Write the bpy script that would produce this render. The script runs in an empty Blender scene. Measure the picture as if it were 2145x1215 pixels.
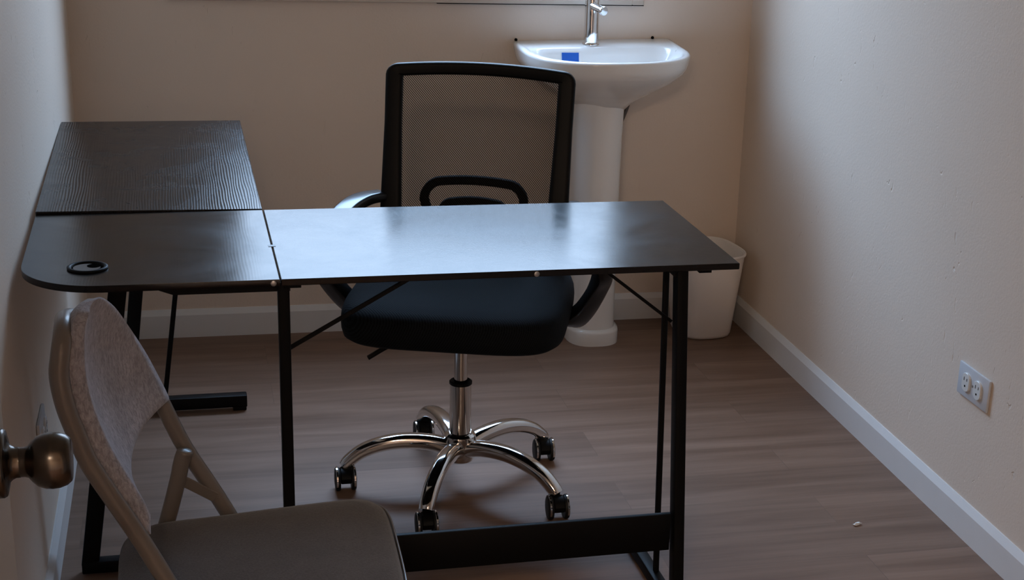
import bpy, bmesh, math, random
from mathutils import Vector, Matrix
random.seed(7)
COL = bpy.context.scene.collection
R = math.radians
V = Vector

# ---------------------------------------------------------------- helpers
def finish(me, smooth=True, ang=35):
    if smooth:
        for p in me.polygons: p.use_smooth = True
        me.set_sharp_from_angle(angle=R(ang))
    me.update()

def build(name, bm, mat, parent=None, smooth=True, ang=35, label=None):
    bmesh.ops.recalc_face_normals(bm, faces=bm.faces[:])
    me = bpy.data.meshes.new(name)
    bm.to_mesh(me); bm.free()
    for m in (mat if isinstance(mat, (list, tuple)) else [mat]): me.materials.append(m)
    finish(me, smooth, ang)
    o = bpy.data.objects.new(name, me); COL.objects.link(o)
    if parent: o.parent = parent
    if label: o['label'] = label
    return o

def empty(name, label, cat, loc=(0, 0, 0), rz=0.0, group=None, kind=None):
    o = bpy.data.objects.new(name, None); COL.objects.link(o)
    o.empty_display_size = .1
    o.location = loc; o.rotation_euler = (0, 0, rz)
    if label: o['label'] = label
    if cat: o['category'] = cat
    if group: o['group'] = group
    if kind: o['kind'] = kind
    return o

def tag(o, label, cat):
    o['label'] = label; o['category'] = cat; return o

def structure(o, label=None):
    o['kind'] = 'structure'
    if label: o['label'] = label
    return o

def box(bm, x0, x1, y0, y1, z0, z1, bev=0.0, seg=2, mi=0, M=None):
    t = bmesh.new()
    bmesh.ops.create_cube(t, size=1)
    bmesh.ops.scale(t, vec=(x1-x0, y1-y0, z1-z0), verts=t.verts)
    bmesh.ops.translate(t, vec=((x0+x1)/2, (y0+y1)/2, (z0+z1)/2), verts=t.verts)
    if bev: bmesh.ops.bevel(t, geom=t.edges[:], offset=bev, segments=seg, profile=.5, affect='EDGES')
    merge(bm, t, mi, M)

def merge(bm, t, mi=0, M=None):
    vm = {}
    for v in t.verts:
        vm[v] = bm.verts.new(M @ v.co if M else v.co)
    for f in t.faces:
        try:
            g = bm.faces.new([vm[v] for v in f.verts]); g.material_index = mi if mi is not None else f.material_index
        except ValueError: pass
    t.free()

def catmull(pts, n=8, closed=False):
    P = [V(p) for p in pts]; out = []
    N = len(P)
    for i in range(N if closed else N-1):
        p1, p2 = P[i], P[(i+1) % N]
        p0 = P[i-1] if (closed or i > 0) else p1*2-p2
        p3 = P[(i+2) % N] if (closed or i+2 < N) else p2*2-p1
        for k in range(n):
            t = k/n
            out.append(.5*((2*p1)+(p2-p0)*t+(2*p0-5*p1+4*p2-p3)*t*t+(3*p1-p0-3*p2+p3)*t**3))
    if not closed: out.append(P[-1])
    return out

def circ(r, n=16, r2=None):
    r2 = r if r2 is None else r2
    return [(r*math.cos(2*math.pi*k/n), r2*math.sin(2*math.pi*k/n)) for k in range(n)]

def rrect(w, h, r, n=4):
    out = []
    for cx, cy, a in ((w/2-r, h/2-r, 0), (-w/2+r, h/2-r, 90), (-w/2+r, -h/2+r, 180), (w/2-r, -h/2+r, 270)):
        for k in range(n+1):
            b = R(a+90*k/n); out.append((cx+r*math.cos(b), cy+r*math.sin(b)))
    return out

def sweep(bm, pts, prof, up=None, scale=None, closed=False, mi=0):
    """sweep a section (a across, b along up) along a path; up fixed, else parallel transport"""
    P = [V(p) for p in pts]; N = len(P); rings = []
    side = None
    for i in range(N):
        if closed: t = (P[(i+1) % N]-P[i-1])
        else: t = P[min(i+1, N-1)]-P[max(i-1, 0)]
        t.normalize()
        if up is not None:
            u = up(i) if callable(up) else V(up)
            side = t.cross(u).normalized()
        else:
            if side is None:
                u = V((0, 0, 1)) if abs(t.z) < .9 else V((0, 1, 0))
                side = t.cross(u).normalized()
            else:
                side = (side-t*side.dot(t)).normalized()
        nn = side.cross(t).normalized()
        s = scale(i/(N-1)) if scale else (1, 1)
        if not isinstance(s, tuple): s = (s, s)
        rings.append([bm.verts.new(P[i]+side*a*s[0]+nn*b*s[1]) for a, b in prof])
    m = len(prof)
    for i in range(N if closed else N-1):
        A, B = rings[i], rings[(i+1) % N]
        for k in range(m):
            f = bm.faces.new((A[k], A[(k+1) % m], B[(k+1) % m], B[k])); f.material_index = mi
    if not closed:
        f = bm.faces.new(rings[0][::-1]); f.material_index = mi
        f = bm.faces.new(rings[-1]); f.material_index = mi

def rings_mesh(bm, rings, cap0=True, cap1=True, mi=0):
    vr = [[bm.verts.new(p) for p in r] for r in rings]; m = len(vr[0])
    for A, B in zip(vr, vr[1:]):
        for k in range(m):
            f = bm.faces.new((A[k], A[(k+1) % m], B[(k+1) % m], B[k])); f.material_index = mi
    if cap0: bm.faces.new(vr[0][::-1]).material_index = mi
    if cap1: bm.faces.new(vr[-1]).material_index = mi

def lathe(bm, prof, n=32, M=None, mi=0, caps=True):
    t = bmesh.new()
    rings_mesh(t, [[(r*math.cos(2*math.pi*k/n), r*math.sin(2*math.pi*k/n), z) for k in range(n)] for r, z in prof], caps, caps)
    merge(bm, t, mi, M)

def prism(bm, poly, z0, z1, bev=0, mi=0, M=None, seg=2):
    t = bmesh.new()
    rings_mesh(t, [[(x, y, z0) for x, y in poly], [(x, y, z1) for x, y in poly]])
    if bev:
        ed = [e for e in t.edges if abs(e.verts[0].co.z-e.verts[1].co.z) < 1e-6]
        bmesh.ops.bevel(t, geom=ed, offset=bev, segments=seg, profile=.5, affect='EDGES')
    merge(bm, t, mi, M)

def align(a, b, up=(0, 0, 1)):
    """matrix whose local z runs from a towards b, origin at a"""
    a, b = V(a), V(b); q = (b-a).to_track_quat('Z', 'Y')
    return Matrix.Translation(a) @ q.to_matrix().to_4x4()

# ---------------------------------------------------------------- materials
def mat(name):
    m = bpy.data.materials.new(name); m.use_nodes = True
    nt = m.node_tree; b = nt.nodes['Principled BSDF']
    return m, nt, b

def N(nt, kind, **kw):
    n = nt.nodes.new(kind)
    for k, v in kw.items():
        if k.startswith('i_'):
            key = k[2:]
            n.inputs[int(key) if key.isdigit() else key.replace('_', ' ')].default_value = v
        else: setattr(n, k, v)
    return n

def plain(name, col, rough=.5, metal=0.0, noise=0.0, nscale=40.0, bump=0.0, bscale=200.0, coat=0.0, spec=.5):
    m, nt, b = mat(name)
    b.inputs['Roughness'].default_value = rough
    b.inputs['Metallic'].default_value = metal
    b.inputs['Specular IOR Level'].default_value = spec
    b.inputs['Coat Weight'].default_value = coat
    b.inputs['Base Color'].default_value = (*col, 1)
    tc = N(nt, 'ShaderNodeTexCoord')
    if noise:
        nz = N(nt, 'ShaderNodeTexNoise', i_Scale=nscale, i_Detail=4.0)
        nt.links.new(tc.outputs['Object'], nz.inputs['Vector'])
        r = N(nt, 'ShaderNodeMixRGB', blend_type='MIX')
        r.inputs[1].default_value = (*[c*(1-noise) for c in col], 1)
        r.inputs[2].default_value = (*[min(1, c*(1+noise)) for c in col], 1)
        nt.links.new(nz.outputs['Fac'], r.inputs[0]); nt.links.new(r.outputs[0], b.inputs['Base Color'])
    if bump:
        nz = N(nt, 'ShaderNodeTexNoise', i_Scale=bscale, i_Detail=3.0)
        nt.links.new(tc.outputs['Object'], nz.inputs['Vector'])
        bp = N(nt, 'ShaderNodeBump', i_Strength=bump, i_Distance=.002)
        nt.links.new(nz.outputs['Fac'], bp.inputs['Height']); nt.links.new(bp.outputs[0], b.inputs['Normal'])
    return m

def wall_material(name, col, pits=1.0):
    """painted plaster: fine orange peel plus scattered little pits and trowel marks"""
    m, nt, b = mat(name)
    b.inputs['Roughness'].default_value = .55
    b.inputs['Specular IOR Level'].default_value = .35
    L = nt.links.new
    tc = N(nt, 'ShaderNodeTexCoord')
    big = N(nt, 'ShaderNodeTexNoise', i_Scale=2.2, i_Detail=4.0); L(tc.outputs['Object'], big.inputs['Vector'])
    mix = N(nt, 'ShaderNodeMixRGB'); mix.inputs[1].default_value = (*[c*.96 for c in col], 1); mix.inputs[2].default_value = (*[c*1.04 for c in col], 1)
    L(big.outputs['Fac'], mix.inputs[0])
    fine = N(nt, 'ShaderNodeTexNoise', i_Scale=170.0, i_Detail=3.0); L(tc.outputs['Object'], fine.inputs['Vector'])
    mp = N(nt, 'ShaderNodeMapping'); mp.inputs['Scale'].default_value = (1, 1, .45); L(tc.outputs['Object'], mp.inputs['Vector'])
    med = N(nt, 'ShaderNodeTexNoise', i_Scale=60.0, i_Detail=2.0, i_Distortion=.9); L(mp.outputs[0], med.inputs['Vector'])
    msk = N(nt, 'ShaderNodeTexNoise', i_Scale=7.0, i_Detail=3.0); L(tc.outputs['Object'], msk.inputs['Vector'])
    mr = N(nt, 'ShaderNodeMapRange'); mr.inputs[1].default_value = .47; mr.inputs[2].default_value = .62; L(msk.outputs['Fac'], mr.inputs[0])
    pr = N(nt, 'ShaderNodeMapRange'); pr.inputs[1].default_value = .68; pr.inputs[2].default_value = .74; L(med.outputs['Fac'], pr.inputs[0])
    pm = N(nt, 'ShaderNodeMath', operation='MULTIPLY'); L(mr.outputs[0], pm.inputs[0]); L(pr.outputs[0], pm.inputs[1])
    p2 = N(nt, 'ShaderNodeMath', operation='MULTIPLY'); p2.inputs[1].default_value = -1.6*pits; L(pm.outputs[0], p2.inputs[0])
    ad = N(nt, 'ShaderNodeMath', operation='MULTIPLY_ADD'); ad.inputs[1].default_value = .3; L(fine.outputs['Fac'], ad.inputs[0]); L(p2.outputs[0], ad.inputs[2])
    bp = N(nt, 'ShaderNodeBump', i_Strength=.55, i_Distance=.003); L(ad.outputs[0], bp.inputs['Height'])
    L(bp.outputs[0], b.inputs['Normal']); L(mix.outputs[0], b.inputs['Base Color'])
    return m

def floor_material():
    """taupe vinyl planks running left to right, 155 mm wide with staggered ends"""
    m, nt, b = mat('vinyl_plank')
    L = nt.links.new
    tc = N(nt, 'ShaderNodeTexCoord')
    mp = N(nt, 'ShaderNodeMapping'); mp.inputs['Location'].default_value = (-.18, .003, 0); L(tc.outputs['Object'], mp.inputs['Vector'])
    br = N(nt, 'ShaderNodeTexBrick', offset=.37, offset_frequency=2, squash=1.0)
    br.inputs['Color1'].default_value = (0, 0, 0, 1); br.inputs['Color2'].default_value = (1, 1, 1, 1); br.inputs['Mortar'].default_value = (0, 0, 0, 1)
    br.inputs['Scale'].default_value = 1.0; br.inputs['Mortar Size'].default_value = .0007; br.inputs['Mortar Smooth'].default_value = .2
    br.inputs['Brick Width'].default_value = 1.2; br.inputs['Row Height'].default_value = .155; br.inputs['Bias'].default_value = 0
    L(mp.outputs[0], br.inputs['Vector'])
    st = N(nt, 'ShaderNodeMapping'); st.inputs['Scale'].default_value = (.9, 11, 1); L(tc.outputs['Object'], st.inputs['Vector'])
    off = N(nt, 'ShaderNodeVectorMath', operation='MULTIPLY_ADD'); off.inputs[1].default_value = (7, 3, 9); L(br.outputs['Color'], off.inputs[0]); L(st.outputs[0], off.inputs[2])
    n1 = N(nt, 'ShaderNodeTexNoise', i_Scale=1.6, i_Detail=5.0, i_Roughness=.55, i_Distortion=.5); L(off.outputs[0], n1.inputs['Vector'])
    st2 = N(nt, 'ShaderNodeMapping'); st2.inputs['Scale'].default_value = (6, 150, 1); L(tc.outputs['Object'], st2.inputs['Vector'])
    n2 = N(nt, 'ShaderNodeTexNoise', i_Scale=1.0, i_Detail=3.0); L(st2.outputs[0], n2.inputs['Vector'])
    cr = N(nt, 'ShaderNodeValToRGB')
    e = cr.color_ramp.elements
    e[0].position = .28; e[0].color = (.158, .091, .059, 1)
    e[1].position = .72; e[1].color = (.268, .170, .120, 1)
    L(n1.outputs['Fac'], cr.inputs[0])
    tint = N(nt, 'ShaderNodeMixRGB', blend_type='MULTIPLY'); tint.inputs[0].default_value = 1
    tr = N(nt, 'ShaderNodeMapRange'); tr.inputs[3].default_value = .92; tr.inputs[4].default_value = 1.12
    L(br.outputs['Color'], tr.inputs[0]); L(cr.outputs[0], tint.inputs[1]); L(tr.outputs[0], tint.inputs[2])
    fi = N(nt, 'ShaderNodeMixRGB', blend_type='MULTIPLY'); fi.inputs[0].default_value = 1
    fr = N(nt, 'ShaderNodeMapRange'); fr.inputs[3].default_value = .9; fr.inputs[4].default_value = 1.1
    L(n2.outputs['Fac'], fr.inputs[0]); L(tint.outputs[0], fi.inputs[1]); L(fr.outputs[0], fi.inputs[2])
    mo = N(nt, 'ShaderNodeMixRGB'); mo.inputs[2].default_value = (.09, .065, .055, 1)
    ms = N(nt, 'ShaderNodeMath', operation='MULTIPLY'); ms.inputs[1].default_value = .28; L(br.outputs['Fac'], ms.inputs[0])
    L(ms.outputs[0], mo.inputs[0]); L(fi.outputs[0], mo.inputs[1]); L(mo.outputs[0], b.inputs['Base Color'])
    b.inputs['Roughness'].default_value = .48
    b.inputs['Specular IOR Level'].default_value = .28
    bp = N(nt, 'ShaderNodeBump', i_Strength=.12, i_Distance=.002); L(n2.outputs['Fac'], bp.inputs['Height']); L(bp.outputs[0], b.inputs['Normal'])
    return m

def desk_material(name, along_y=True, grain=.35, seed=0.0, rough=.27):
    """black brown laminate with an embossed wood grain"""
    m, nt, b = mat(name)
    L = nt.links.new
    tc = N(nt, 'ShaderNodeTexCoord')
    mp = N(nt, 'ShaderNodeMapping')
    mp.inputs['Scale'].default_value = (1, .16, 1) if along_y else (.16, 1, 1)
    mp.inputs['Location'].default_value = (seed, seed*.7, 0)
    L(tc.outputs['Object'], mp.inputs['Vector'])
    wv = N(nt, 'ShaderNodeTexWave', wave_type='BANDS', bands_direction='X' if along_y else 'Y', i_Scale=58.0, i_Distortion=5.0, i_Detail=1.2)
    wv.inputs['Detail Scale'].default_value = .55; L(mp.outputs[0], wv.inputs['Vector'])
    nz = N(nt, 'ShaderNodeTexNoise', i_Scale=9.0, i_Detail=4.0); L(tc.outputs['Object'], nz.inputs['Vector'])
    sm = N(nt, 'ShaderNodeTexNoise', i_Scale=5.0, i_Detail=6.0, i_Roughness=.7, i_Distortion=1.2); L(tc.outputs['Object'], sm.inputs['Vector'])
    rr = N(nt, 'ShaderNodeMapRange'); rr.inputs[1].default_value = .3; rr.inputs[2].default_value = .7; rr.inputs[3].default_value = rough-.03; rr.inputs[4].default_value = rough+.06
    L(sm.outputs['Fac'], rr.inputs[0]); L(rr.outputs[0], b.inputs['Roughness'])
    mix = N(nt, 'ShaderNodeMixRGB'); mix.inputs[1].default_value = (.0065, .0048, .0045, 1); mix.inputs[2].default_value = (.013, .0098, .009, 1)
    L(nz.outputs['Fac'], mix.inputs[0]); L(mix.outputs[0], b.inputs['Base Color'])
    bp = N(nt, 'ShaderNodeBump', i_Strength=grain, i_Distance=.0012); L(wv.outputs['Fac'], bp.inputs['Height']); L(bp.outputs[0], b.inputs['Normal'])
    b.inputs['Specular IOR Level'].default_value = .28
    return m

def weave_material(name, col, period=.0062, cover=.52, see=True):
    """knitted mesh: diagonal threads with open gaps between, in UV metres"""
    m, nt, b = mat(name)
    L = nt.links.new
    b.inputs['Base Color'].default_value = (*col, 1); b.inputs['Roughness'].default_value = .85; b.inputs['Specular IOR Level'].default_value = .12
    uv = N(nt, 'ShaderNodeUVMap')
    sp = N(nt, 'ShaderNodeSeparateXYZ'); L(uv.outputs[0], sp.inputs[0])
    def band(ax, ay, per, thr):
        a = N(nt, 'ShaderNodeMath', operation='MULTIPLY'); a.inputs[1].default_value = ax*2*math.pi/per; L(sp.outputs[0], a.inputs[0])
        c = N(nt, 'ShaderNodeMath', operation='MULTIPLY_ADD'); c.inputs[1].default_value = ay*2*math.pi/per; L(sp.outputs[1], c.inputs[0]); L(a.outputs[0], c.inputs[2])
        s = N(nt, 'ShaderNodeMath', operation='SINE'); L(c.outputs[0], s.inputs[0])
        g = N(nt, 'ShaderNodeMapRange'); g.inputs[1].default_value = thr-.4; g.inputs[2].default_value = thr+.4; L(s.outputs[0], g.inputs[0])
        return g
    g1 = band(1.0, .92, period, math.cos(math.pi*cover)*1.0)
    g2 = band(-.9, 1.0, period*1.25, .97)
    mx = N(nt, 'ShaderNodeMath', operation='MAXIMUM'); L(g1.outputs[0], mx.inputs[0]); L(g2.outputs[0], mx.inputs[1])
    if see:
        tr = N(nt, 'ShaderNodeBsdfTransparent'); ms = N(nt, 'ShaderNodeMixShader')
        L(mx.outputs[0], ms.inputs[0]); L(tr.outputs[0], ms.inputs[1]); L(b.outputs[0], ms.inputs[2])
        L(ms.outputs[0], nt.nodes['Material Output'].inputs['Surface'])
    else:
        bp = N(nt, 'ShaderNodeBump', i_Strength=.28, i_Distance=.0012); L(mx.outputs[0], bp.inputs['Height']); L(bp.outputs[0], b.inputs['Normal'])
        mixc = N(nt, 'ShaderNodeMixRGB'); mixc.inputs[1].default_value = (*[c*.45 for c in col], 1); mixc.inputs[2].default_value = (*[c*1.6 for c in col], 1)
        L(mx.outputs[0], mixc.inputs[0]); L(mixc.outputs[0], b.inputs['Base Color'])
    return m

def glass_material():
    m, nt, b = mat('window_glass')
    L = nt.links.new
    nt.nodes.remove(b)
    tr = N(nt, 'ShaderNodeBsdfTransparent'); gl = N(nt, 'ShaderNodeBsdfGlossy', i_Roughness=.02)
    fr = N(nt, 'ShaderNodeFresnel'); ge = N(nt, 'ShaderNodeNewGeometry')
    io = N(nt, 'ShaderNodeMapRange'); io.inputs[3].default_value = 1.45; io.inputs[4].default_value = 1/1.45    # same thin-pane reflectance from both faces
    L(ge.outputs['Backfacing'], io.inputs[0]); L(io.outputs[0], fr.inputs['IOR']); ms = N(nt, 'ShaderNodeMixShader')
    L(fr.outputs[0], ms.inputs[0]); L(tr.outputs[0], ms.inputs[1]); L(gl.outputs[0], ms.inputs[2])
    L(ms.outputs[0], nt.nodes['Material Output'].inputs['Surface'])
    return m

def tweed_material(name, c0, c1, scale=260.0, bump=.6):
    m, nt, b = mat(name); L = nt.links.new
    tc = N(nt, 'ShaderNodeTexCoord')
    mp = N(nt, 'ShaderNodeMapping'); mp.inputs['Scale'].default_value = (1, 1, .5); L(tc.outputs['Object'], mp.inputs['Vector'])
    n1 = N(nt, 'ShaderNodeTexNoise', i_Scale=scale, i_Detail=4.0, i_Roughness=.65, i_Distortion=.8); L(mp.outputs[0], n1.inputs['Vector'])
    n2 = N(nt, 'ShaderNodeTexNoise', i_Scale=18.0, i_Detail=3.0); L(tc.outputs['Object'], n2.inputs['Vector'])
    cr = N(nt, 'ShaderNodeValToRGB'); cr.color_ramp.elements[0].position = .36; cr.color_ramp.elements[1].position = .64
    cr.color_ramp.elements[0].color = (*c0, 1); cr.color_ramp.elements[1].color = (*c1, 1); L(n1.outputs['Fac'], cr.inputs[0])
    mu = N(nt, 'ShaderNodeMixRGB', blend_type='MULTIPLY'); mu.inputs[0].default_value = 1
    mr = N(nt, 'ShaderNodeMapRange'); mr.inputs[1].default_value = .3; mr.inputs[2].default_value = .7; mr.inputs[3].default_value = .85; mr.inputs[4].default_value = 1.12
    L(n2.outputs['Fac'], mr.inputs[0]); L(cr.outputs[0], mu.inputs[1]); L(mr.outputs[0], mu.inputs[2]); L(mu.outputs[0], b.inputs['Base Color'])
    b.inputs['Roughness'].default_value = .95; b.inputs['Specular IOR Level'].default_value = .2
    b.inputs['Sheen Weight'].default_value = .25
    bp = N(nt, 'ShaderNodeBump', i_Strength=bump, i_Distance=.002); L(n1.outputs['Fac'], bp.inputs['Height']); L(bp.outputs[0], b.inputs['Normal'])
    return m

CREAM = (.78, .66, .555)
M_wall = wall_material('cream_wall_paint', CREAM, .35)
M_wall_side = wall_material('cream_textured_wall_paint', CREAM, 1.0)
M_ceil = plain('ceiling_paint', (.86, .80, .73), .8)
M_floor = floor_material()
M_trim = plain('trim_paint', (.76, .755, .75), .4, noise=.03, nscale=15)
M_frame = plain('window_vinyl', (.8, .78, .74), .4)
M_glass = glass_material()
M_deskL = desk_material('black_brown_laminate_wing', True, .17, 1.7, .25)
M_deskC = desk_material('black_brown_laminate_corner', True, .010, 4.1, .20)
M_deskR = desk_material('black_brown_laminate_right', False, .03, 2.6, .20)
M_steel = plain('black_powder_coat', (.0025, .0025, .0028), .5, noise=.1, spec=.14)
M_screw = plain('zinc_screw', (.45, .45, .46), .35, .9)
M_rubber = plain('black_rubber', (.005, .005, .005), .55, spec=.3)
M_plastic = plain('black_plastic', (.0025, .0024, .0025), .5, spec=.16)
M_chrome = plain('polished_chrome', (.78, .78, .79), .07, 1.0)
M_chrome_leg = plain('chrome_chair_base', (.72, .71, .70), .10, 1.0)
M_mesh = weave_material('black_back_mesh', (.014, .013, .013), .0052, .42)
M_seat = weave_material('black_seat_fabric', (.0045, .0056, .0072), .0058, .5, False)
M_ceramic = plain('white_ceramic', (.90, .89, .87), .12, coat=.4)
M_blue = plain('blue_sticker', (.003, .10, .50), .45)
M_white = plain('white_sticker_border', (.75, .78, .82), .5)
M_bin = plain('white_bin_plastic', (.86, .80, .75), .45)
M_outlet = plain('outlet_plate_plastic', (.62, .63, .66), .3)
M_socket = plain('outlet_socket_plastic', (.74, .74, .72), .35)
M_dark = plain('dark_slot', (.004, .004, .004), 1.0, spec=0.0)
M_brass = plain('antique_brass', (.105, .092, .080), .24, 1.0, noise=.12, nscale=30)
M_door = plain('door_paint', (.48, .45, .40), .4)
M_chairframe = plain('beige_enamel_tube', (.155, .136, .120), .36, noise=.05, coat=.12)
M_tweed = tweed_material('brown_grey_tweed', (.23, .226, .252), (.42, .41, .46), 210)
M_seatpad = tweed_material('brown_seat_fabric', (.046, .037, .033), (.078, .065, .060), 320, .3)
M_scrap = plain('white_scrap', (.8, .79, .76), .8)
M_hose = plain('braided_hose', (.10, .085, .075), .5, .3)

# ---------------------------------------------------------------- the room
XL, XR, YB, YF, ZC = -.305, 1.638, 4.453, .68, 2.42
WX0, WX1, WZ0, WZ1 = .105, 1.262, .992, 2.20          # window opening in the back wall

bm = bmesh.new(); box(bm, -1.2, 2.0, -1.5, YB+.16, -.1, 0)
structure(build('floor', bm, M_floor, smooth=False), 'taupe wood look vinyl plank floor')
bm = bmesh.new(); box(bm, -1.2, 2.0, -1.5, YB+.16, ZC, ZC+.1)
structure(build('ceiling', bm, M_ceil, smooth=False), 'plain painted ceiling')

bm = bmesh.new()
for (a, b, c, d) in ((XL-.12, WX0, 0, ZC), (WX1, XR+.12, 0, ZC), (WX0, WX1, 0, WZ0), (WX0, WX1, WZ1, ZC)):
    box(bm, a, b, YB, YB+.06, c, d)
structure(build('wall_back', bm, M_wall, smooth=False), 'cream back wall behind the sink')
bm = bmesh.new(); box(bm, XL-.12, XL, YF, YB, 0, ZC)
structure(build('wall_left', bm, M_wall_side, smooth=False), 'cream textured wall on the left')
bm = bmesh.new(); box(bm, XR, XR+.12, YF, YB, 0, ZC)
structure(build('wall_right', bm, M_wall_side, smooth=False), 'cream textured wall on the right')
DX0, DX1 = -.205, .62
bm = bmesh.new()
box(bm, XL-.12, DX0-.02, YF-.12, YF, 0, ZC); box(bm, DX1, XR+.12, YF-.12, YF, 0, ZC); box(bm, DX0-.02, DX1, YF-.12, YF, 2.06, ZC)
structure(build('wall_front', bm, M_wall, smooth=False), 'cream wall with the doorway')
bm = bmesh.new()
box(bm, -1.2, -1.1, -1.4, YF-.12, 0, ZC); structure(build('wall_hall_left', bm, M_wall, smooth=False))
bm = bmesh.new(); box(bm, 1.9, 2.0, -1.4, YF-.12, 0, ZC); structure(build('wall_hall_right', bm, M_wall, smooth=False))
bm = bmesh.new(); box(bm, -1.2, 2.0, -1.5, -1.4, 0, ZC); structure(build('wall_hall_back', bm, M_wall, smooth=False))

def baseboard(name, pts2, label):
    """profile swept along the foot of a wall; the wall lies to the left of the path"""
    bm = bmesh.new()
    T, H = .012, .067
    prof = [(0, 0), (T, 0), (T, H), (.003, H+.016), (0, H+.016)]
    (x0, y0), (x1, y1) = pts2
    d = V((x1-x0, y1-y0, 0)).normalized(); n = V((d.y, -d.x, 0))
    rings_mesh(bm, [[tuple(V((x, y, z))+n*a) for a, z in prof] for x, y in ((x0, y0), (x1, y1))])
    return structure(build(name, bm, M_trim, smooth=False), label)
baseboard('baseboard_back', ((XL, YB), (XR, YB)), 'cream baseboard along the back wall')
baseboard('baseboard_right', ((XR, YB), (XR, YF)), 'cream baseboard along the right wall')
baseboard('baseboard_left', ((XL, YF), (XL, YB)), 'cream baseboard along the left wall')

# window above the sink, with casing, sash and pane
win = empty('window_1', 'white framed window in the back wall above the sink', None, ((WX0+WX1)/2, YB, WZ0), kind='structure')
def wpart(name, fn, m, label=None):
    bm = bmesh.new(); fn(bm)
    for v in bm.verts: v.co -= V(win.location)
    return build(name, bm, m, win, smooth=False, label=label)
CX0, CX1, CZ0 = -.045, 1.297, .966
def casing(bm):
    box(bm, CX0, WX0, YB-.016, YB, CZ0, WZ1+.1, .003); box(bm, WX1, CX1, YB-.016, YB, CZ0, WZ1+.1, .003)
    box(bm, WX0, WX1, YB-.016, YB, WZ1, WZ1+.1, .003); box(bm, WX0, WX1, YB-.016, YB, CZ0, WZ0-.006, .002)
wpart('casing', casing, plain('casing_paint', (.60, .52, .44), .5))
wpart('casing_shade_strip', lambda bm: box(bm, .69, CX1, YB-.0145, YB, CZ0-.0022, CZ0), M_dark, 'thin dark strip painted as the shade under the casing')  # solid dark strip in place of the shadow line below the casing
wpart('sill', lambda bm: box(bm, WX0-.02, WX1+.02, YB-.022, YB+.06, WZ0-.006, WZ0+.004, .002), M_trim)
def sash(bm):
    w = .03; y0, y1 = YB+.012, YB+.042; zm = (WZ0+WZ1)/2+.1
    box(bm, WX0, WX0+w, y0, y1, WZ0, WZ1, .002); box(bm, WX1-w, WX1, y0, y1, WZ0, WZ1, .002)
    box(bm, WX0+w, WX1-w, y0, y1, WZ0, WZ0+w, .002); box(bm, WX0+w, WX1-w, y0, y1, WZ1-w, WZ1, .002)
wpart('sash', sash, M_frame)
wpart('pane', lambda bm: box(bm, WX0+.025, WX1-.025, YB+.026, YB+.029, WZ0+.025, WZ1-.025), M_glass)

# open door on the left, seen along its face: only its knob and free edge reach the picture
door = empty('door_1', 'cream door standing open against the left wall with a round knob', None, (-.192, .77, 0), R(0), kind='structure')
bm = bmesh.new(); box(bm, -.036, 0, 0, .755, .012, 2.03, .002); build('door_leaf', bm, M_door, door, smooth=False)
bm = bmesh.new()
KY, KZ = .69, .895
Mk = Matrix.Translation((0, KY, KZ)) @ Matrix.Rotation(R(90), 4, 'Y')
lathe(bm, [(.003, .010), (.0145, .010), (.0145, .024), (.0155, .0275), (.020, .031), (.0245, .036), (.027, .043), (.0275, .049), (.0268, .056), (.0245, .0625), (.021, .0665), (.0195, .0672), (.002, .0675)], 44, Mk)
kn = build('door_knob', bm, M_brass, door, ang=60, label='round antique brass knob')
bm = bmesh.new()
lathe(bm, [(.002, .0), (.0335, .0), (.0335, .005), (.032, .0075), (.026, .009), (.019, .0105), (.0165, .013), (.0150, .016), (.0148, .020), (.002, .020)], 40, Mk)
build('rose', bm, M_brass, kn, ang=60)

# ---------------------------------------------------------------- corner desk
DZ, DT = .7249, .012
W1, W2, D1, D2 = .4275, .8335, .4802, .9072
desk = empty('corner_desk', 'black-brown L shaped corner desk with black metal legs', 'desk', (.1379, 2.5971, 0), .0106)
def dpart(name, fn, m, parent=None, label=None, **kw):
    bm = bmesh.new(); fn(bm); return build(name, bm, m, parent or desk, label=label, **kw)
g = .0009
dpart('tabletop', lambda bm: box(bm, g, W2, 0, D1, DZ-DT, DZ, .0012, 1), M_deskR, label='right wing of the desk top, reflecting the window')
def corner_top(bm):
    r = .135; poly = [(-g, 0), (-g, D1), (-W1, D1)]
    for k in range(17):
        a = R(180+90*k/16); poly.append((-W1+r+r*math.cos(a), r+r*math.sin(a)))
    prism(bm, poly, DZ-DT, DZ, .0012, seg=1)
dpart('tabletop', corner_top, M_deskC, label='corner section of the desk top with rounded corner and cable hole')
def left_top(bm):
    t = bmesh.new(); box(t, -W1, -g, D1+.004, D1+D2, DZ-DT, DZ, .0012, 1)
    for v in t.verts:       # this board sits a few millimetres proud at its outer front corner
        f = 1-(v.co.y-D1)/D2
        v.co.z += .0012+.0045*max(0, f)*(-v.co.x/W1)
    merge(bm, t)
dpart('tabletop', left_top, M_deskL, label='left wing of the desk top with embossed wood grain')
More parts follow.
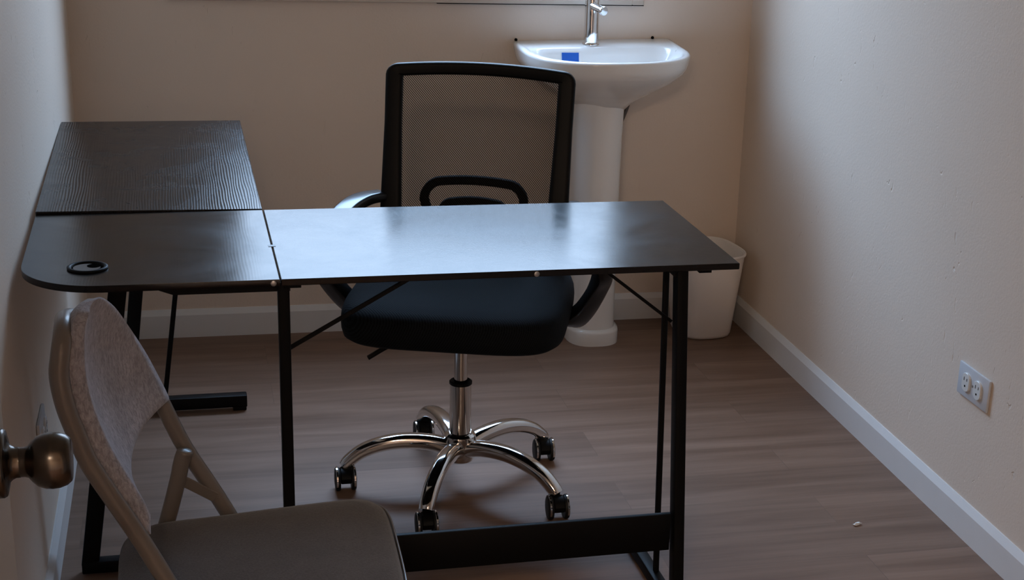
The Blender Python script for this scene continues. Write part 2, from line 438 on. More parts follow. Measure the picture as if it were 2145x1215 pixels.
# cable grommet
def grommet(bm):
    lathe(bm, [(.026, .0005), (.034, .0008), (.034, .0032), (.032, .0045), (.029, .0045), (.0275, .003), (.0265, .0005)], 36, Matrix.Translation((-.318, .106, DZ)), caps=False)
gr = dpart('cable_grommet', grommet, M_plastic, ang=60)
def disc(bm, x, y, r, z0, z1, n=32): lathe(bm, [(.0001, z0), (r, z0), (r, z1), (.0001, z1)], n, Matrix.Translation((-.318+x, .106+y, DZ)))
M_gcap = plain('grey_plastic_cap', (.10, .10, .105), .3)
dpart('grommet_cover', lambda bm: disc(bm, -.001, -.0045, .0225, .0008, .0030), M_gcap, gr)
dpart('cable_slot', lambda bm: disc(bm, .0105, .004, .0115, .0012, .0034), M_dark, gr)
dpart('grommet_opening', lambda bm: lathe(bm, [(.0001, .0003), (.0272, .0003), (.0272, .0007), (.0001, .0007)], 32, Matrix.Translation((-.318, .106, DZ))), M_dark, gr)

TUBE = rrect(.024, .032, .003, 2)
ZT = DZ-DT
def bar(bm, a, b, prof=TUBE, up=(0, 1, 0)): sweep(bm, [a, b], prof, up)
# seam leg, straight and vertical
dpart('leg', lambda bm: bar(bm, (.006, .03, 0), (.006, .03, ZT), rrect(.020, .022, .002, 2)), M_steel)
# right end frame: leaning upright, thin parallel rod, foot, top rail
dpart('leg', lambda bm: bar(bm, (.753, .004, .02), (.729, .030, ZT), rrect(.0215, .032, .003, 2)), M_steel)
dpart('leg_rod', lambda bm: sweep(bm, [(.751, .135, .025), (.7335, .13, ZT)], rrect(.011, .011, .002, 2), (0, 1, 0)), M_steel)
dpart('foot', lambda bm: box(bm, .7355, .7595, -.03, .35, .004, .030, .003), M_steel)
dpart('top_rail', lambda bm: box(bm, .715, .74, .02, .43, ZT-.018, ZT-.0005, .002), M_steel)
# bottom rail between seam leg and right upright
def rail(bm):
    sweep(bm, [(.018, .0285, .172), (.735, .0215, .1765)], rrect(.079, .012, .003, 2), (0, 1, 0))
dpart('bottom_rail', rail, M_steel)
# corner / left wing front frame
dpart('leg', lambda bm: bar(bm, (-.369, .392, .02), (-.265, .388, ZT), rrect(.034, .024, .003, 2)), M_steel)
dpart('foot', lambda bm: box(bm, -.385, -.04, .376, .404, .004, .030, .003), M_steel)
dpart('top_rail', lambda bm: box(bm, -.30, -.02, .372, .398, ZT-.018, ZT-.0005, .002), M_steel)
# left wing rear frame
dpart('leg', lambda bm: bar(bm, (-.311, 1.253, .025), (-.224, 1.253, ZT), rrect(.033, .024, .003, 2)), M_steel)
dpart('leg_rod', lambda bm: sweep(bm, [(-.219, 1.251, .03), (-.124, 1.251, ZT)], rrect(.012, .012, .002, 2), (0, 1, 0)), M_steel)
def rfoot(bm):
    box(bm, -.395, -.014, 1.237, 1.270, .010, .042, .003); box(bm, -.05, -.016, 1.241, 1.266, 0, .011, .002)
    box(bm, -.39, -.356, 1.241, 1.266, 0, .011, .002)
dpart('foot', rfoot, M_steel)
dpart('top_rail', lambda bm: box(bm, -.30, -.02, 1.240, 1.266, ZT-.018, ZT-.0005, .002), M_steel)
# rail under the corner section, seen as a thicker front edge
def front_rail(bm):
    prism(bm, [(-.225, 0), (-.178, -.018), (.018, -.018), (.018, 0)], .03, .055, M=Matrix(((1, 0, 0, 0), (0, 0, 1, 0), (0, 1, 0, ZT-.0004), (0, 0, 0, 1))))
dpart('front_rail', front_rail, M_steel, smooth=False)
dpart('mounting_bracket', lambda bm: prism(bm, [(.752, 0), (.766, -.013), (.79, -.013), (.79, -.006), (.806, 0)], .03, .06, M=Matrix(((1, 0, 0, 0), (0, 0, 1, 0), (0, 1, 0, ZT-.0004), (0, 0, 0, 1)))), M_steel, smooth=False)
dpart('mounting_bracket', lambda bm: box(bm, .006, .036, .018, .05, ZT-.010, ZT-.0004, .001), M_steel, smooth=False)
# corner braces
flat = rrect(.008, .004, .001, 1)
dpart('brace', lambda bm: sweep(bm, [(.016, .045, .585), (.235, .045, ZT-.004)], flat, (0, 1, 0)), M_steel)
dpart('brace', lambda bm: sweep(bm, [(.722, .045, .602), (.585, .045, ZT-.004)], rrect(.006, .004, .001, 1), (0, 1, 0)), M_steel)
for u in (-.012, .449):
    dpart('screw', lambda bm: lathe(bm, [(.0001, .0015), (.003, .0016), (.0048, .001), (.0052, 0), (.0001, 0)], 16, Matrix.Translation((u, -.0002, DZ-.0068)) @ Matrix.Rotation(R(90), 4, 'X')), M_screw, label='small silver screw in the desk edge')
dpart('seam_clip', lambda bm: box(bm, -.007, .006, .208, .220, DZ-.0002, DZ+.0006, .0002, 1), plain('clear_clip', (.06, .065, .07), .35), label='small pale clip across the seam')

# ---------------------------------------------------------------- office chair
ch = empty('office_chair', 'black mesh back swivel office chair with chrome star base behind the desk', 'chair', (.572, 3.293, 0), R(-18))
def cpart(name, fn, m, parent=None, label=None, **kw):
    bm = bmesh.new(); fn(bm); return build(name, bm, m, parent or ch, label=label, **kw)

def uv_planar(o, ax=(0, 1)):
    me = o.data; uv = me.uv_layers.new(name='UVMap')
    for l in me.loops:
        co = me.vertices[l.vertex_index].co; uv.data[l.index].uv = (co[ax[0]], co[ax[1]])

# seat cushion
def superell(hw, hd, n, k, m):
    a = 2*math.pi*k/m; c, s = math.cos(a), math.sin(a)
    return hw*math.copysign(abs(c)**(2/n), c), hd*math.copysign(abs(s)**(2/n), s)
def seat(bm):
    m = 72; rings = []
    prof = [(.80, .406), (.945, .4075), (.982, .415), (.997, .430), (1.0, .448), (.992, .464), (.972, .477), (.935, .486), (.87, .4915), (.72, .4945), (.45, .4955), (.15, .496)]
    for s, z in prof:
        r = []
        for k in range(m):
            x, y = superell(.246*s, .245*s, 4.8, k, m)
            dz = 0
            if z > .46: dz = -.012*max(0, -y/.245)**3 * ((z-.46)/.036)      # waterfall front
            r.append((x, y, z+dz))
        rings.append(r)
    rings_mesh(bm, rings)
so = cpart('seat', seat, M_seat, ang=70); uv_planar(so)
for l in so.data.loops:
    co = so.data.vertices[l.vertex_index].co; so.data.uv_layers[0].data[l.index].uv = (co.x+co.z*.4, co.y-co.z)
cpart('seat_shell', lambda bm: (prism(bm, [superell(.205, .205, 4, k, 40) for k in range(40)], .398, .410, .003)), M_plastic)
cpart('tilt_mechanism', lambda bm: (box(bm, -.075, .075, -.09, .12, .360, .400, .008), lathe(bm, [(.03, .345), (.03, .362), (.002, .362)], 20)), M_plastic)
def lever(bm):
    sweep(bm, catmull([(-.03, -.02, .378), (-.09, -.035, .373), (-.15, -.05, .354), (-.20, -.065, .325)], 6), rrect(.014, .009, .003, 2))
cpart('height_lever', lever, M_plastic)

# back
def ysurf(s, z): return .150+(z-.50)*.27+.02*(1-s*s)
def hw(z): return .220-.007*max(0, min(1, (.80-z)/.2))
Z0, Z1 = .50, .931
def bpt(s, z, off=0): 
    zt = z+(.012*(1-s*s) if z > .85 else 0)*((z-.85)/.07 if z > .85 else 0)
    return (s*hw(z), ysurf(s, z)+off, zt)
def back_path(inset, rad):
    """closed rounded rectangle in (x,z)"""
    pts = []
    zt, zb = Z1-inset, Z0+inset
    def h(z): return hw(z)-inset-.003
    n = 6
    corners = [(1, 1, 0), (-1, 1, 90), (-1, -1, 180), (1, -1, 270)]
    out = []
    for sx, sz, a0 in corners:
        zc = zt-rad if sz > 0 else zb+rad
        for k in range(n+1):
            a = R(a0+90*k/n)
            z = zc+rad*math.sin(a); x = sx*(h(z)-rad)+rad*math.cos(a)
            out.append((x, z))
    dense = []
    for i in range(len(out)):
        (xa, za), (xb, zb2) = out[i], out[(i+1) % len(out)]
        L = math.hypot(xb-xa, zb2-za); m = max(1, int(L/.02))
        for k in range(m): dense.append((xa+(xb-xa)*k/m, za+(zb2-za)*k/m))
    return [(bpt(x/hw(z), z)) for x, z in dense]
def back_frame(bm):
    pts = back_path(.017, .011)
    P = [V(p) for p in pts]; n = len(P)
    prof = rrect(1, 1, .25, 3); rings = []
    for i in range(n):
        t = (P[(i+1) % n]-P[i-1]).normalized(); side = t.cross(V((0, 1, 0))).normalized(); nn = side.cross(t).normalized()
        v = abs(t.z)
        w = .029+(.011+.010*max(0, min(1, (.80-P[i].z)/.2)))*v**2
        rings.append([bm.verts.new(P[i]+side*a*w+nn*b*.024) for a, b in prof])
    m = len(prof)
    for i in range(n):
        A, B = rings[i], rings[(i+1) % n]
        for k in range(m): bm.faces.new((A[k], A[(k+1) % m], B[(k+1) % m], B[k]))
cpart('backrest_frame', back_frame, M_plastic, ang=50)
def back_mesh(bm):
    nx, nz = 26, 26
    g_ = [[bm.verts.new(bpt((-1+2*i/nx)*.93, Z0+.015+(Z1-Z0-.03)*j/nz, -.006)) for i in range(nx+1)] for j in range(nz+1)]
    for j in range(nz):
        for i in range(nx): bm.faces.new((g_[j][i], g_[j][i+1], g_[j+1][i+1], g_[j+1][i]))
mo = cpart('backrest_mesh', back_mesh, M_mesh, label='see-through black mesh of the backrest'); uv_planar(mo, (0, 2))
def ring(bm, wt, wb, zt, zb, rad, th, off, dep=.018):
    pts = []
    for sx, sz, a0 in [(1, 1, 0), (-1, 1, 90), (-1, -1, 180), (1, -1, 270)]:
        zc = zt-rad if sz > 0 else zb+rad; w = wt if sz > 0 else wb
        for k in range(9):
            a = R(a0+90*k/8); x = sx*(w-rad)+rad*math.cos(a); z = zc+rad*math.sin(a); pts.append((x, z))
    den = []
    for i in range(len(pts)):
        (xa, za), (xb, zb2) = pts[i], pts[(i+1) % len(pts)]; L = math.hypot(xb-xa, zb2-za); m = max(1, int(L/.02))
        for k in range(m): den.append((xa+(xb-xa)*k/m, za+(zb2-za)*k/m))
    P = [(x-.005, ysurf(x/hw(z), z)+off, z+.010*(1-(x/wt)**2)*(1 if z > (zt+zb)/2 else 0)) for x, z in den]
    sweep(bm, P, rrect(th, dep, .004, 2), (0, 1, 0), closed=True)
cpart('lumbar_support', lambda bm: (ring(bm, .117, .10, .664, .545, .035, .021, .014), ring(bm, .075, .06, .618, .56, .02, .020, .014)), plain('matte_black_plastic', (.0025, .0024, .0024), .85, spec=.04), label='double ring lumbar support behind the mesh')
def jbar(bm):
    sweep(bm, catmull([(0, .05, .372), (0, .17, .378), (0, .215, .43), (0, .205, .52), (0, .208, .565)], 6), rrect(.07, .02, .006, 2), (1, 0, 0))
    sweep(bm, [(-.10, ysurf(0, .53)+.012, .535), (.10, ysurf(0, .53)+.012, .535)], rrect(.03, .018, .004, 2), (0, 1, 0))
cpart('back_bracket', jbar, M_plastic)

# armrests: one closed-looking loop each
for sx in (-1, 1):
    def arm(bm, sx=sx):
        pts = [(.222, .06, .405), (.258, .045, .415), (.288, .010, .462), (.310, -.03, .520), (.316, -.06, .558), (.306, -.052, .586), (.286, 0, .613), (.269, .08, .631), (.250, .15, .635), (.218, .205, .632)]
        P = catmull([(x*sx, y, z) for x, y, z in pts], 6)
        def up(i):
            t = (P[min(i+1, len(P)-1)]-P[max(i-1, 0)]).normalized()
            a = V((sx, 0, 0)) if P[i].z < .56 else V((sx*.3, 0, 1))
            f = min(1, max(0, (P[i].z-.48)/.14)); a = V((sx, 0, 0)).lerp(V((sx*.06, .0, 1)), f)
            return (a-t*a.dot(t)).normalized()
        sweep(bm, P, rrect(.050, .022, .008, 3), up, scale=lambda f: (.80+.34*f, 1.95-.95*f))
    cpart('armrest', arm, plain('armrest_plastic', (.012, .012, .013), .24), ang=60)

# gas lift and star base
cpart('gas_lift_piston', lambda bm: lathe(bm, [(.0155, .20), (.0155, .365)], 28), M_chrome_leg, label='chrome piston')
cpart('gas_lift_cylinder', lambda bm: lathe(bm, [(.026, .075), (.0255, .10), (.0245, .252), (.0225, .2535)], 32), M_chrome_leg, label='chrome cylinder')
cpart('piston_collar', lambda bm: lathe(bm, [(.0185, .235), (.0225, .2525), (.0262, .2535), (.0262, .259), (.0235, .261), (.0165, .254)], 32), M_plastic)
cpart('base_hub', lambda bm: lathe(bm, [(.022, .062), (.031, .066), (.034, .078), (.0355, .105), (.0375, .117), (.036, .128), (.030, .133), (.024, .130)], 36), M_chrome_leg)
# five arms; the casters have all swung round to roll towards the desk
arms = [(174, .264), (244.5, .266), (312.5, .274), (28.5, .256), (99, .286)]
for a0, rr in arms:
    a = a0+18; sw = -72          # in the chair's own frame
    ca, sa = math.cos(R(a)), math.sin(R(a))
    def leg(bm):
        k = rr/.27
        pr = [(.022, .096), (.07, .109), (.13, .1135), (.185, .106), (.230, .089), (.260, .066), (.270, .054)]
        P = catmull([(r*k*ca, r*k*sa, z) for r, z in pr], 6)
        sweep(bm, P, rrect(.040, .034, .014, 4), (0, 0, 1), scale=lambda f: (1.0-.18*f, 1.12-.30*f))
    lo = cpart('base_leg', leg, M_chrome_leg, ang=60)
    cx, cy = rr*ca, rr*sa
    Mc = Matrix.Translation((cx, cy, 0)) @ Matrix.Rotation(R(sw), 4, 'Z')
    def hood(bm):
        # stem, centre body and fender between the two wheels
        lathe(bm, [(.008, .030), (.008, .062), (.002, .062)], 14, Mc)
        pts = [(-.028, .020)]
        for k in range(13):
            b = R(180-160*k/12); pts.append((.028*math.cos(b), .027+.028*math.sin(b)))
        pts += [(.018, .022)]
        prism(bm, pts, -.0125, .0125, .002, M=Mc @ Matrix.Translation((.014, 0, 0)) @ Matrix.Rotation(R(90), 4, 'X'), seg=1)
    co = cpart('caster', hood, M_plastic)
    for s in (-1, 1):
        def wheel(bm):
            Mw = Mc @ Matrix.Translation((.014, s*.0185, .0275)) @ Matrix.Rotation(R(-90*s), 4, 'X')
            lathe(bm, [(.004, -.006), (.0255, -.006), (.0275, -.003), (.0275, .002), (.0255, .0048), (.014, .0062), (.003, .0066)], 28, Mw)
        cpart('wheel', wheel, M_rubber, co, ang=50)
        def fender(bm):
            P = []
            for k in range(17):
                b = R(215-235*k/16); P.append(Mc @ V((.014+.0283*math.cos(b), s*.0200, .0280+.0283*math.sin(b))))
            sweep(bm, P, rrect(.0016, .0045, .0006, 1), lambda i: (Mc.to_3x3() @ V((0, 1, 0))))
        cpart('wheel_rim', fender, M_chrome_leg, co, label='shiny rim over the wheel')

# ---------------------------------------------------------------- folding chair
FC = V((.05, 2.14, 0))
fc = empty('folding_chair', 'beige metal folding chair with brown tweed padded back, nearest the door', 'chair', FC)
def W_(pts): return [V(p)-FC for p in pts]
def fpart(name, fn, m, parent=None, label=None, **kw):
    bm = bmesh.new(); fn(bm); return build(name, bm, m, parent or fc, label=label, **kw)
YN, YFAR = 1.975, 2.31
near = [(.150, YN, .0), (.045, YN, .24), (-.020, YN, .405), (-.059, YN, .491), (-.093, YN, .563), (-.122, YN, .619), (-.148, YN, .671), (-.161, YN, .712), (-.172, YN, .753), (-.177, YN+.002, .792), (-.174, YN+.006, .818), (-.171, YN+.016, .836), (-.170, YN+.046, .846)]
far = [(.215, YFAR, .0), (.120, YFAR, .235), (.028, YFAR, .434), (-.029, YFAR, .543), (-.060, YFAR, .619), (-.084, YFAR, .676), (-.108, YFAR-.020, .710), (-.130, YFAR-.052, .744), (-.150, YFAR-.11, .788), (-.164, YFAR-.17, .818), (-.172, YFAR-.235, .838), (-.170, YN+.046, .846)]
TB = circ(.0125, 14)
fpart('frame_tube', lambda bm: sweep(bm, catmull(W_(near[:-1]+far[::-1]), 6), TB), M_chairframe, ang=60, label='one bent beige tube forming front legs and back')
# back pad: one padded panel over the curved back, bowed backwards, its far edge and crown hiding the tube
nb = catmull([(-.074, YN+.012, .556), (-.104, YN+.012, .617), (-.130, YN+.012, .672), (-.148, YN+.012, .728), (-.156, YN+.012, .778), (-.155, YN+.013, .820), (-.151, YN+.020, .848), (-.144, YN+.042, .863)], 4)
fb = catmull([(-.052, YFAR+.004, .622), (-.058, YFAR+.004, .640), (-.072, YFAR+.000, .676), (-.085, YFAR-.018, .712), (-.104, YFAR-.056, .762), (-.120, YFAR-.115, .812), (-.134, YFAR-.175, .846), (-.140, YFAR-.255, .867)], 4)
def back_pad(bm):
    nu = 24; nv = len(nb)-1
    def pt(i, j, face):
        u, v = i/nu, j/nv; q = nb[j].lerp(fb[j], u); bow = 4*u*(1-u); wd = (fb[j]-nb[j]).length
        d = min(u*wd, (1-u)*wd, v*.30, (1-v)*.22+.001)              # distance to the rim
        puff = .018*math.sqrt(max(0, 1-(1-min(1, d/.028))**2))
        back = V((-.046*bow*(wd/.33)*(1-.35*v), 0, .004*bow*(1-v)))
        return q+back+V(((puff-.002) if face else -.008, 0, puff*.3 if face else 0))-FC
    va = [[bm.verts.new(pt(i, j, True)) for i in range(nu+1)] for j in range(nv+1)]
    vb = [[bm.verts.new(pt(i, j, False)) for i in range(nu+1)] for j in range(nv+1)]
    for j in range(nv):
        for i in range(nu):
            bm.faces.new((va[j][i], va[j][i+1], va[j+1][i+1], va[j+1][i])); bm.faces.new((vb[j][i], vb[j+1][i], vb[j+1][i+1], vb[j][i+1]))
        bm.faces.new((va[j][0], va[j+1][0], vb[j+1][0], vb[j][0])); bm.faces.new((va[j][-1], vb[j][-1], vb[j+1][-1], va[j+1][-1]))
    for i in range(nu):
        bm.faces.new((va[0][i], vb[0][i], vb[0][i+1], va[0][i+1])); bm.faces.new((va[-1][i], va[-1][i+1], vb[-1][i+1], vb[-1][i]))
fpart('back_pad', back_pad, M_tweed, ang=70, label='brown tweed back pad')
# seat: padded, slightly flared, crossing between the side tubes
def fseat(bm):
    poly = [(-.128, 1.995), (-.128, 2.222)]
    pts = [(-.128, 1.99), (-.130, 2.10), (-.126, 2.215), (-.085, 2.262), (.00, 2.276), (.12, 2.294), (.20, 2.304), (.242, 2.305), (.266, 2.285), (.276, 2.245), (.276, 2.14), (.272, 2.02), (.262, 1.965), (.235, 1.945), (.12, 1.950), (0, 1.958), (-.09, 1.962)]
    out = catmull([(x, y, 0) for x, y in pts], 5, True)
    c = V((.075, 2.13, 0)); rings = []
    for s, z in [(.93, .417), (.975, .418), (.995, .423), (1.0, .430), (.99, .437), (.96, .4425), (.88, .446), (.65, .449), (.3, .450), (.05, .450)]:
        rings.append([tuple(c+(p-c)*s+V((0, 0, z))-FC) for p in out])
    rings_mesh(bm, rings)
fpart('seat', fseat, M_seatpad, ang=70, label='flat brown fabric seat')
def seat_rim(bm):
    pts = [(.12, 2.297), (.20, 2.307), (.243, 2.308), (.269, 2.287), (.279, 2.245), (.279, 2.14), (.275, 2.02), (.265, 1.962)]
    sweep(bm, catmull([(x, y, .428) for x, y in pts], 6) and [q-FC for q in catmull([(x, y, .426) for x, y in pts], 6)], rrect(.003, .016, .001, 1), (0, 0, 1))
fpart('seat_rim', seat_rim, M_chairframe, label='thin pale metal rim of the seat')
for (y, s) in ((YFAR-.026, 1), (YN+.026, -1)):
    leg_pts = [(-.0285, y, .553), (-.030, y, .548), (-.036, y, .532), (-.060, y, .44), (-.190, y, .0)] if s > 0 else [(-.066, y, .414), (-.068, y, .41), (-.075, y, .39), (-.10, y, .30), (-.190, y, .0)]
    fpart('rear_leg', lambda bm: sweep(bm, catmull(W_(leg_pts), 6), circ(.0125, 12), scale=lambda f: max(.08, math.sqrt(1-(1-min(1, f/.26))**2))), M_chairframe, ang=60)
fpart('folding_link', lambda bm: sweep(bm, W_([(-.042, YFAR-.022, .503), (.012, YFAR-.010, .462)]), rrect(.017, .004, .001, 1), (0, 1, 0)), M_chairframe)
fpart('cross_bar', lambda bm: sweep(bm, W_([(-.145, YFAR-.026, .16), (-.195, YN+.026, .16)]), circ(.008, 10)), M_chairframe)

# ---------------------------------------------------------------- pedestal sink
SX = 1.148
sk = empty('pedestal_sink', 'white ceramic pedestal sink with chrome faucet against the back wall', 'sink', (SX, YB, 0))
def spart(name, fn, m, parent=None, label=None, **kw):
    bm = bmesh.new(); fn(bm); return build(name, bm, m, parent or sk, label=label, **kw)
def dshape(a, back, side, depth, n=2.5, m=64, rb=.018):
    """D outline, back edge at y=-back, straight sides to y=-side, rounded front to y=-depth"""
    out = []
    for k in range(m//2+1):
        t = math.pi*k/(m//2); c, s = math.cos(t), math.sin(t)
        out.append((a*math.copysign(abs(c)**(2/n), c), -side-(depth-side)*abs(s)**(2/n)))
    for k in range(1, 6): out.append((-a*(1-.0*k), -side+(side-back-rb)*k/5))
    for k in range(1, 4):
        b = R(180-90*k/4); out.append((-a+rb+rb*math.cos(b), -back-rb+rb*math.sin(b)))
    for k in range(0, 9): out.append((-a+rb+(2*a-2*rb)*k/8, -back))
    for k in range(1, 4):
        b = R(90-90*k/4); out.append((a-rb+rb*math.cos(b), -back-rb+rb*math.sin(b)))
    for k in range(0, 5): out.append((a, -back-rb-(side-back-rb)*k/5))
    return out
def basin(bm):
    A = .236; layers = []
    def L(a, back, side, depth, z, n=2.5, rb=.018, zb=None):
        o = dshape(a, back, side, depth, n, rb=rb)
        layers.append([(x, y, z+((zb or 0)*max(0, 1+y/.14))) for x, y in o])
    L(.070, .05, .11, .225, .690, 2.3)
    L(.092, .04, .12, .250, .715, 2.3)
    L(.146, .02, .12, .312, .748, 2.3)
    L(.198, .004, .13, .366, .782, 2.4)
    L(.223, .001, .13, .390, .806)
    L(.229, .001, .13, .398, .818)
    L(.232, .001, .13, .401, .828)
    L(A, .001, .13, .404, .848)
    L(A, .001, .13, .404, .853, zb=.006)
    L(A-.004, .003, .13, .400, .857, zb=.006)
    L(A-.010, .008, .13, .394, .8578, zb=.006)
    L(A-.020, .100, .15, .384, .8565, 2.4, .05)
    L(A-.026, .108, .16, .378, .852, 2.4, .05)
    L(A-.035, .114, .16, .368, .835, 2.4, .05)
    L(A-.055, .122, .18, .348, .795, 2.3, .05)
    L(A-.095, .145, .20, .315, .755, 2.2, .05)
    L(A-.160, .190, .22, .270, .738, 2.1, .02)
    L(.02, .225, .235, .250, .735, 2.0, .004)
    rings_mesh(bm, [[(x, y, z+.020*x+.002) for x, y, z in r] for r in layers])      # it hangs slightly out of level
spart('basin', basin, M_ceramic, ang=60)
def pedestal(bm):
    layers = []
    def plan(w, yb, yf, n=2.6, m=40):
        o = [(w, -yb), (w, -(yb+yf)/2)]
        yc = -(yb+yf)/2; d = (yf-yb)/2
        for k in range(1, m):
            t = math.pi*k/m; c, s_ = math.cos(t), math.sin(t)
            o.append((w*math.copysign(abs(c)**(2/n), c), yc-d*abs(s_)**(2/n)))
        return o+[(-w, -(yb+yf)/2), (-w, -yb)]
    for w, yb, yf, z in [(.078, .06, .252, 0), (.078, .06, .252, .036), (.076, .06, .250, .042), (.0665, .07, .238, .047), (.0655, .07, .234, .12), (.065, .07, .232, .40), (.066, .065, .234, .62), (.068, .06, .240, .700), (.072, .05, .250, .735)]:
        layers.append([(x-.010, y, z) for x, y in plan(w, yb, yf)])
    rings_mesh(bm, layers)
spart('pedestal', pedestal, M_ceramic, ang=50)
FX, FY = -.020, -.068
def faucet(bm):
    Mf = Matrix.Translation((FX, FY, .860))
    lathe(bm, [(.0245, 0), (.0245, .003), (.022, .0065), (.0208, .0075), (.0208, .185), (.0198, .190), (.004, .1905)], 36, Mf)
    sweep(bm, [(FX, FY-.01, 1.030), (FX, FY-.13, 1.022)], circ(.012, 20))
fo = spart('faucet', faucet, M_chrome, ang=50, label='tall chrome column faucet')
spart('faucet_handle', lambda bm: lathe(bm, [(.0115, 0), (.0115, .044), (.0128, .0465), (.0128, .055), (.0115, .057), (.002, .0572)], 28, align((FX-.002, FY-.010, .972), (FX+.022, FY-.062, .961))), M_chrome, fo, ang=50)
# sticker on the inner back slope of the bowl
def sticker(bm, g=0.0, d=0.0):
    x0, x1 = -.116-g, -.066+g
    yt, zt, yb_, zb = -.1105, .848, -.1225, .795
    def P(x, f): 
        y = yt+(yb_-yt)*f; z = zt+(zb-zt)*f; return (x, y-.0022-d, z+.0006)
    q = [bm.verts.new(P(x, f)) for x, f in ((x0, .10-g*12), (x1, .10-g*12), (x1, .9+g*12), (x0, .9+g*12))]
    r = [bm.verts.new(v.co+V((0, .0012, 0))) for v in q]
    bm.faces.new(q); bm.faces.new(r[::-1])
    for k in range(4): bm.faces.new((q[k], q[(k+1) % 4], r[(k+1) % 4], r[k]))
st = spart('sticker', lambda bm: sticker(bm, .003, 0), M_white, smooth=False, label='blue sticker with white border inside the bowl')
spart('sticker_print', lambda bm: sticker(bm, 0, .0006), M_blue, st, smooth=False, label='blue printed area')
spart('supply_hose', lambda bm: sweep(bm, catmull([(.114, -.05, .735), (.107, -.05, .69), (.092, -.05, .645), (.066, -.05, .585), (.048, -.045, .52), (.045, -.012, .48)], 6), circ(.0065, 10)), M_hose, label='dark supply hose behind the pedestal')
for x in (-.228, .182):
    spart('mounting_bolt', lambda bm: lathe(bm, [(.003, 0), (.0045, .001), (.0045, .005), (.0025, .0075), (.0005, .0078)], 7, Matrix.Translation((x, -.010, .865+.02*x))), M_dark, label='small dark mounting bolt on the back ledge')

# ---------------------------------------------------------------- wastebasket
wb = empty('wastebasket', 'white plastic wastebasket on the floor in the right back corner', 'wastebasket', (1.490, 4.306, 0), R(6))
def bin_body(bm):
    def ol(hw_, hd, z, n=3.0): return [(*superell(hw_, hd, n, k, 56), z) for k in range(56)]
    rings_mesh(bm, [ol(.070, .080, .0), ol(.078, .089, .003), ol(.082, .094, .012), ol(.104, .124, .250), ol(.105, .125, .262), ol(.1015, .1215, .262), ol(.100, .120, .25), ol(.079, .091, .014), ol(.05, .06, .012)])
b_o = build('bin_body', (lambda bm: (bin_body(bm), bm)[1])(bmesh.new()), M_bin, wb, ang=50)
def bin_rim(bm):
    P = [(*superell(.106, .126, 3.0, k, 56), .262) for k in range(56)]
    sweep(bm, P, rrect(.006, .008, .0025, 2), (0, 0, 1), closed=True)
bm = bmesh.new(); bin_rim(bm); build('bin_rim', bm, M_bin, wb, ang=50)

# ---------------------------------------------------------------- outlets
def outlet(loc, ry, L, H, label, sock=True, tilt=0):
    """cover plate lying sideways on a wall; local x out of the wall, y along it"""
    o = empty('wall_outlet', label, 'outlet', loc, ry)
    o.rotation_euler = (tilt, 0, ry)
    bm = bmesh.new(); box(bm, 0, .0065, -L/2, L/2, -H/2, H/2, .0028, 2); build('cover_plate', bm, M_outlet, o)
    for s in (-1, 1):
        bm = bmesh.new()
        Ms = Matrix.Translation((.0055, s*.0265, 0)) @ Matrix.Rotation(R(90), 4, 'Y')
        poly = []
        for k in range(32):
            a = 2*math.pi*k/32; x = .0215*math.cos(a); y = max(-.0155, min(.0155, .0205*math.sin(a))); poly.append((x, y))
        prism(bm, poly, 0, .0055, .001, M=Ms, seg=1)
        so_ = build('socket', bm, M_socket, o, ang=40)
        bm = bmesh.new()
        for (dy, z, w, h) in ((-.0065, .007, .0022, .008), (.0065, .007, .0022, .0065)):
            box(bm, .0105, .0113, s*.0265+dy-w/2, s*.0265+dy+w/2, z-h/2, z+h/2)
        lathe(bm, [(.0026, .0), (.0026, .0008), (.0001, .0008)], 12, Matrix.Translation((.0106, s*.0265, -.0085)) @ Matrix.Rotation(R(90), 4, 'Y'))
        build('slots', bm, M_dark, so_, smooth=False)
    bm = bmesh.new(); lathe(bm, [(.003, 0), (.003, .001), (.0005, .0014)], 12, Matrix.Translation((.0062, 0, 0)) @ Matrix.Rotation(R(90), 4, 'Y')); build('screw', bm, M_screw, o)
    return o
outlet((XR-.0003, 2.871, .347), R(180), .139, .074, 'sideways grey double outlet plate low on the right wall')
outlet((XL+.0003, 2.93, .335), 0, .118, .074, 'outlet plate low on the left wall above the door knob')

# ---------------------------------------------------------------- scrap on the floor
bm = bmesh.new()
t = bmesh.new(); bmesh.ops.create_icosphere(t, subdivisions=2, radius=1)
for v in t.verts:
    k = 1+random.uniform(-.35, .35); v.co = V((v.co.x*.011*k, v.co.y*.006*k+.003*v.co.x, max(0, .0035+v.co.z*.0035*k)))
merge(bm, t)
tag(build('paper_scrap', bm, M_scrap), 'tiny white scrap of paper lying on the floor near the right wall', 'litter').location = (1.420, 2.931, 0)

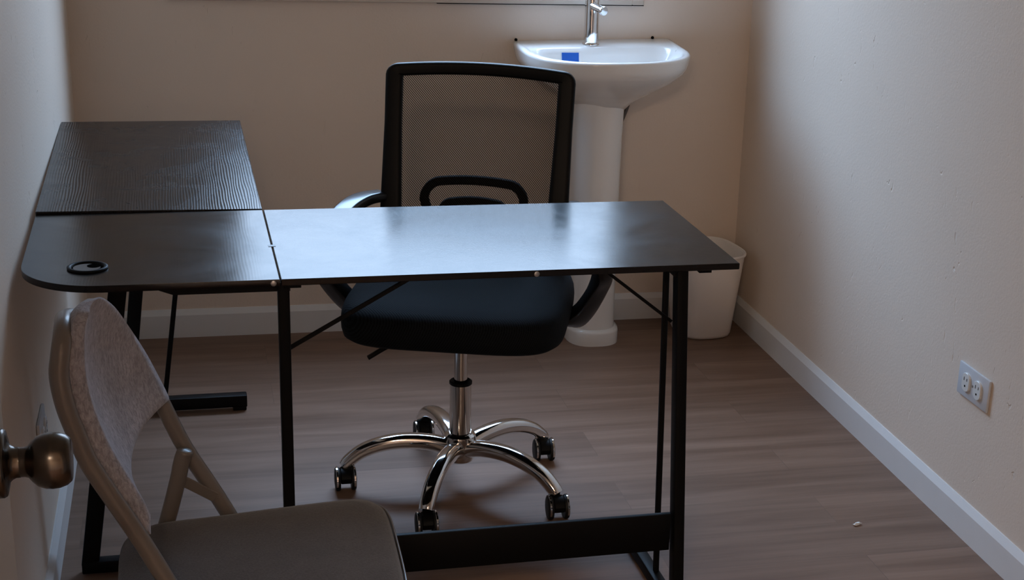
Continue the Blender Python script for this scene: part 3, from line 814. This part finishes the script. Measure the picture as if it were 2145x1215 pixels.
# ---------------------------------------------------------------- light
w = bpy.data.worlds.new('overcast_sky'); bpy.context.scene.world = w; w.use_nodes = True
nt = w.node_tree; bg = nt.nodes['Background']
tc = N(nt, 'ShaderNodeTexCoord'); sp = N(nt, 'ShaderNodeSeparateXYZ'); nt.links.new(tc.outputs['Generated'], sp.inputs[0])
cr = N(nt, 'ShaderNodeValToRGB')
e = cr.color_ramp.elements
e[0].position = .47; e[0].color = (.10, .11, .10, 1)
e[1].position = .52; e[1].color = (.19, .245, .33, 1)
x_ = e.new(.66); x_.color = (.285, .375, .505, 1)
x_ = e.new(.74); x_.color = (.52, .83, 1.25, 1)
x_ = e.new(.93); x_.color = (.86, 1.2, 1.73, 1)
mr = N(nt, 'ShaderNodeMapRange'); mr.inputs[1].default_value = -1; mr.inputs[2].default_value = 1
nt.links.new(sp.outputs[2], mr.inputs[0]); nt.links.new(mr.outputs[0], cr.inputs[0]); nt.links.new(cr.outputs[0], bg.inputs['Color'])
bg.inputs['Strength'].default_value = 11.8

po = bpy.data.lights.new('window_portal', 'AREA'); po.shape = 'RECTANGLE'; po.size = WX1-WX0; po.size_y = WZ1-WZ0
po.cycles.is_portal = True
lo = bpy.data.objects.new('window_portal', po); COL.objects.link(lo)
lo.location = ((WX0+WX1)/2, YB+.065, (WZ0+WZ1)/2); lo.rotation_euler = (R(-90), 0, 0)

hl = bpy.data.lights.new('hall_fill', 'AREA'); hl.shape = 'DISK'; hl.size = .5; hl.energy = 50; hl.color = (1, .78, .60); hl.size = .5  # warm fill light added behind the camera; no lamp is known there
ho = bpy.data.objects.new('hall_fill', hl); COL.objects.link(ho); ho.location = (-.42, -.6, ZC-.2)

# ---------------------------------------------------------------- camera
cam = bpy.data.cameras.new('camera'); co_ = bpy.data.objects.new('camera', cam); COL.objects.link(co_)
Rm = ((0.9673817421, -0.2498179376, 0.0419947983), (-0.0450720789, -0.3328688560, -0.9418953405), (0.2492811119, 0.9092795625, -0.3332710676))
r_, d_, f_ = [V(a) for a in Rm]
Mw = Matrix((r_, -d_, -f_)).transposed().to_4x4(); Mw.translation = V((0, 0, 1.5112))
co_.matrix_world = Mw
cam.sensor_fit = 'HORIZONTAL'; cam.sensor_width = 36.0
cam.lens = 3259.2013/2145*36
cam.shift_x = (1072.5-1260.2884)/2145
cam.shift_y = (744.9604-607.5)/2145
cam.clip_start = .02
bpy.context.scene.camera = co_
vs = bpy.context.scene.view_settings
vs.view_transform = 'Standard'; vs.look = 'None'; vs.exposure = 0; vs.gamma = 1
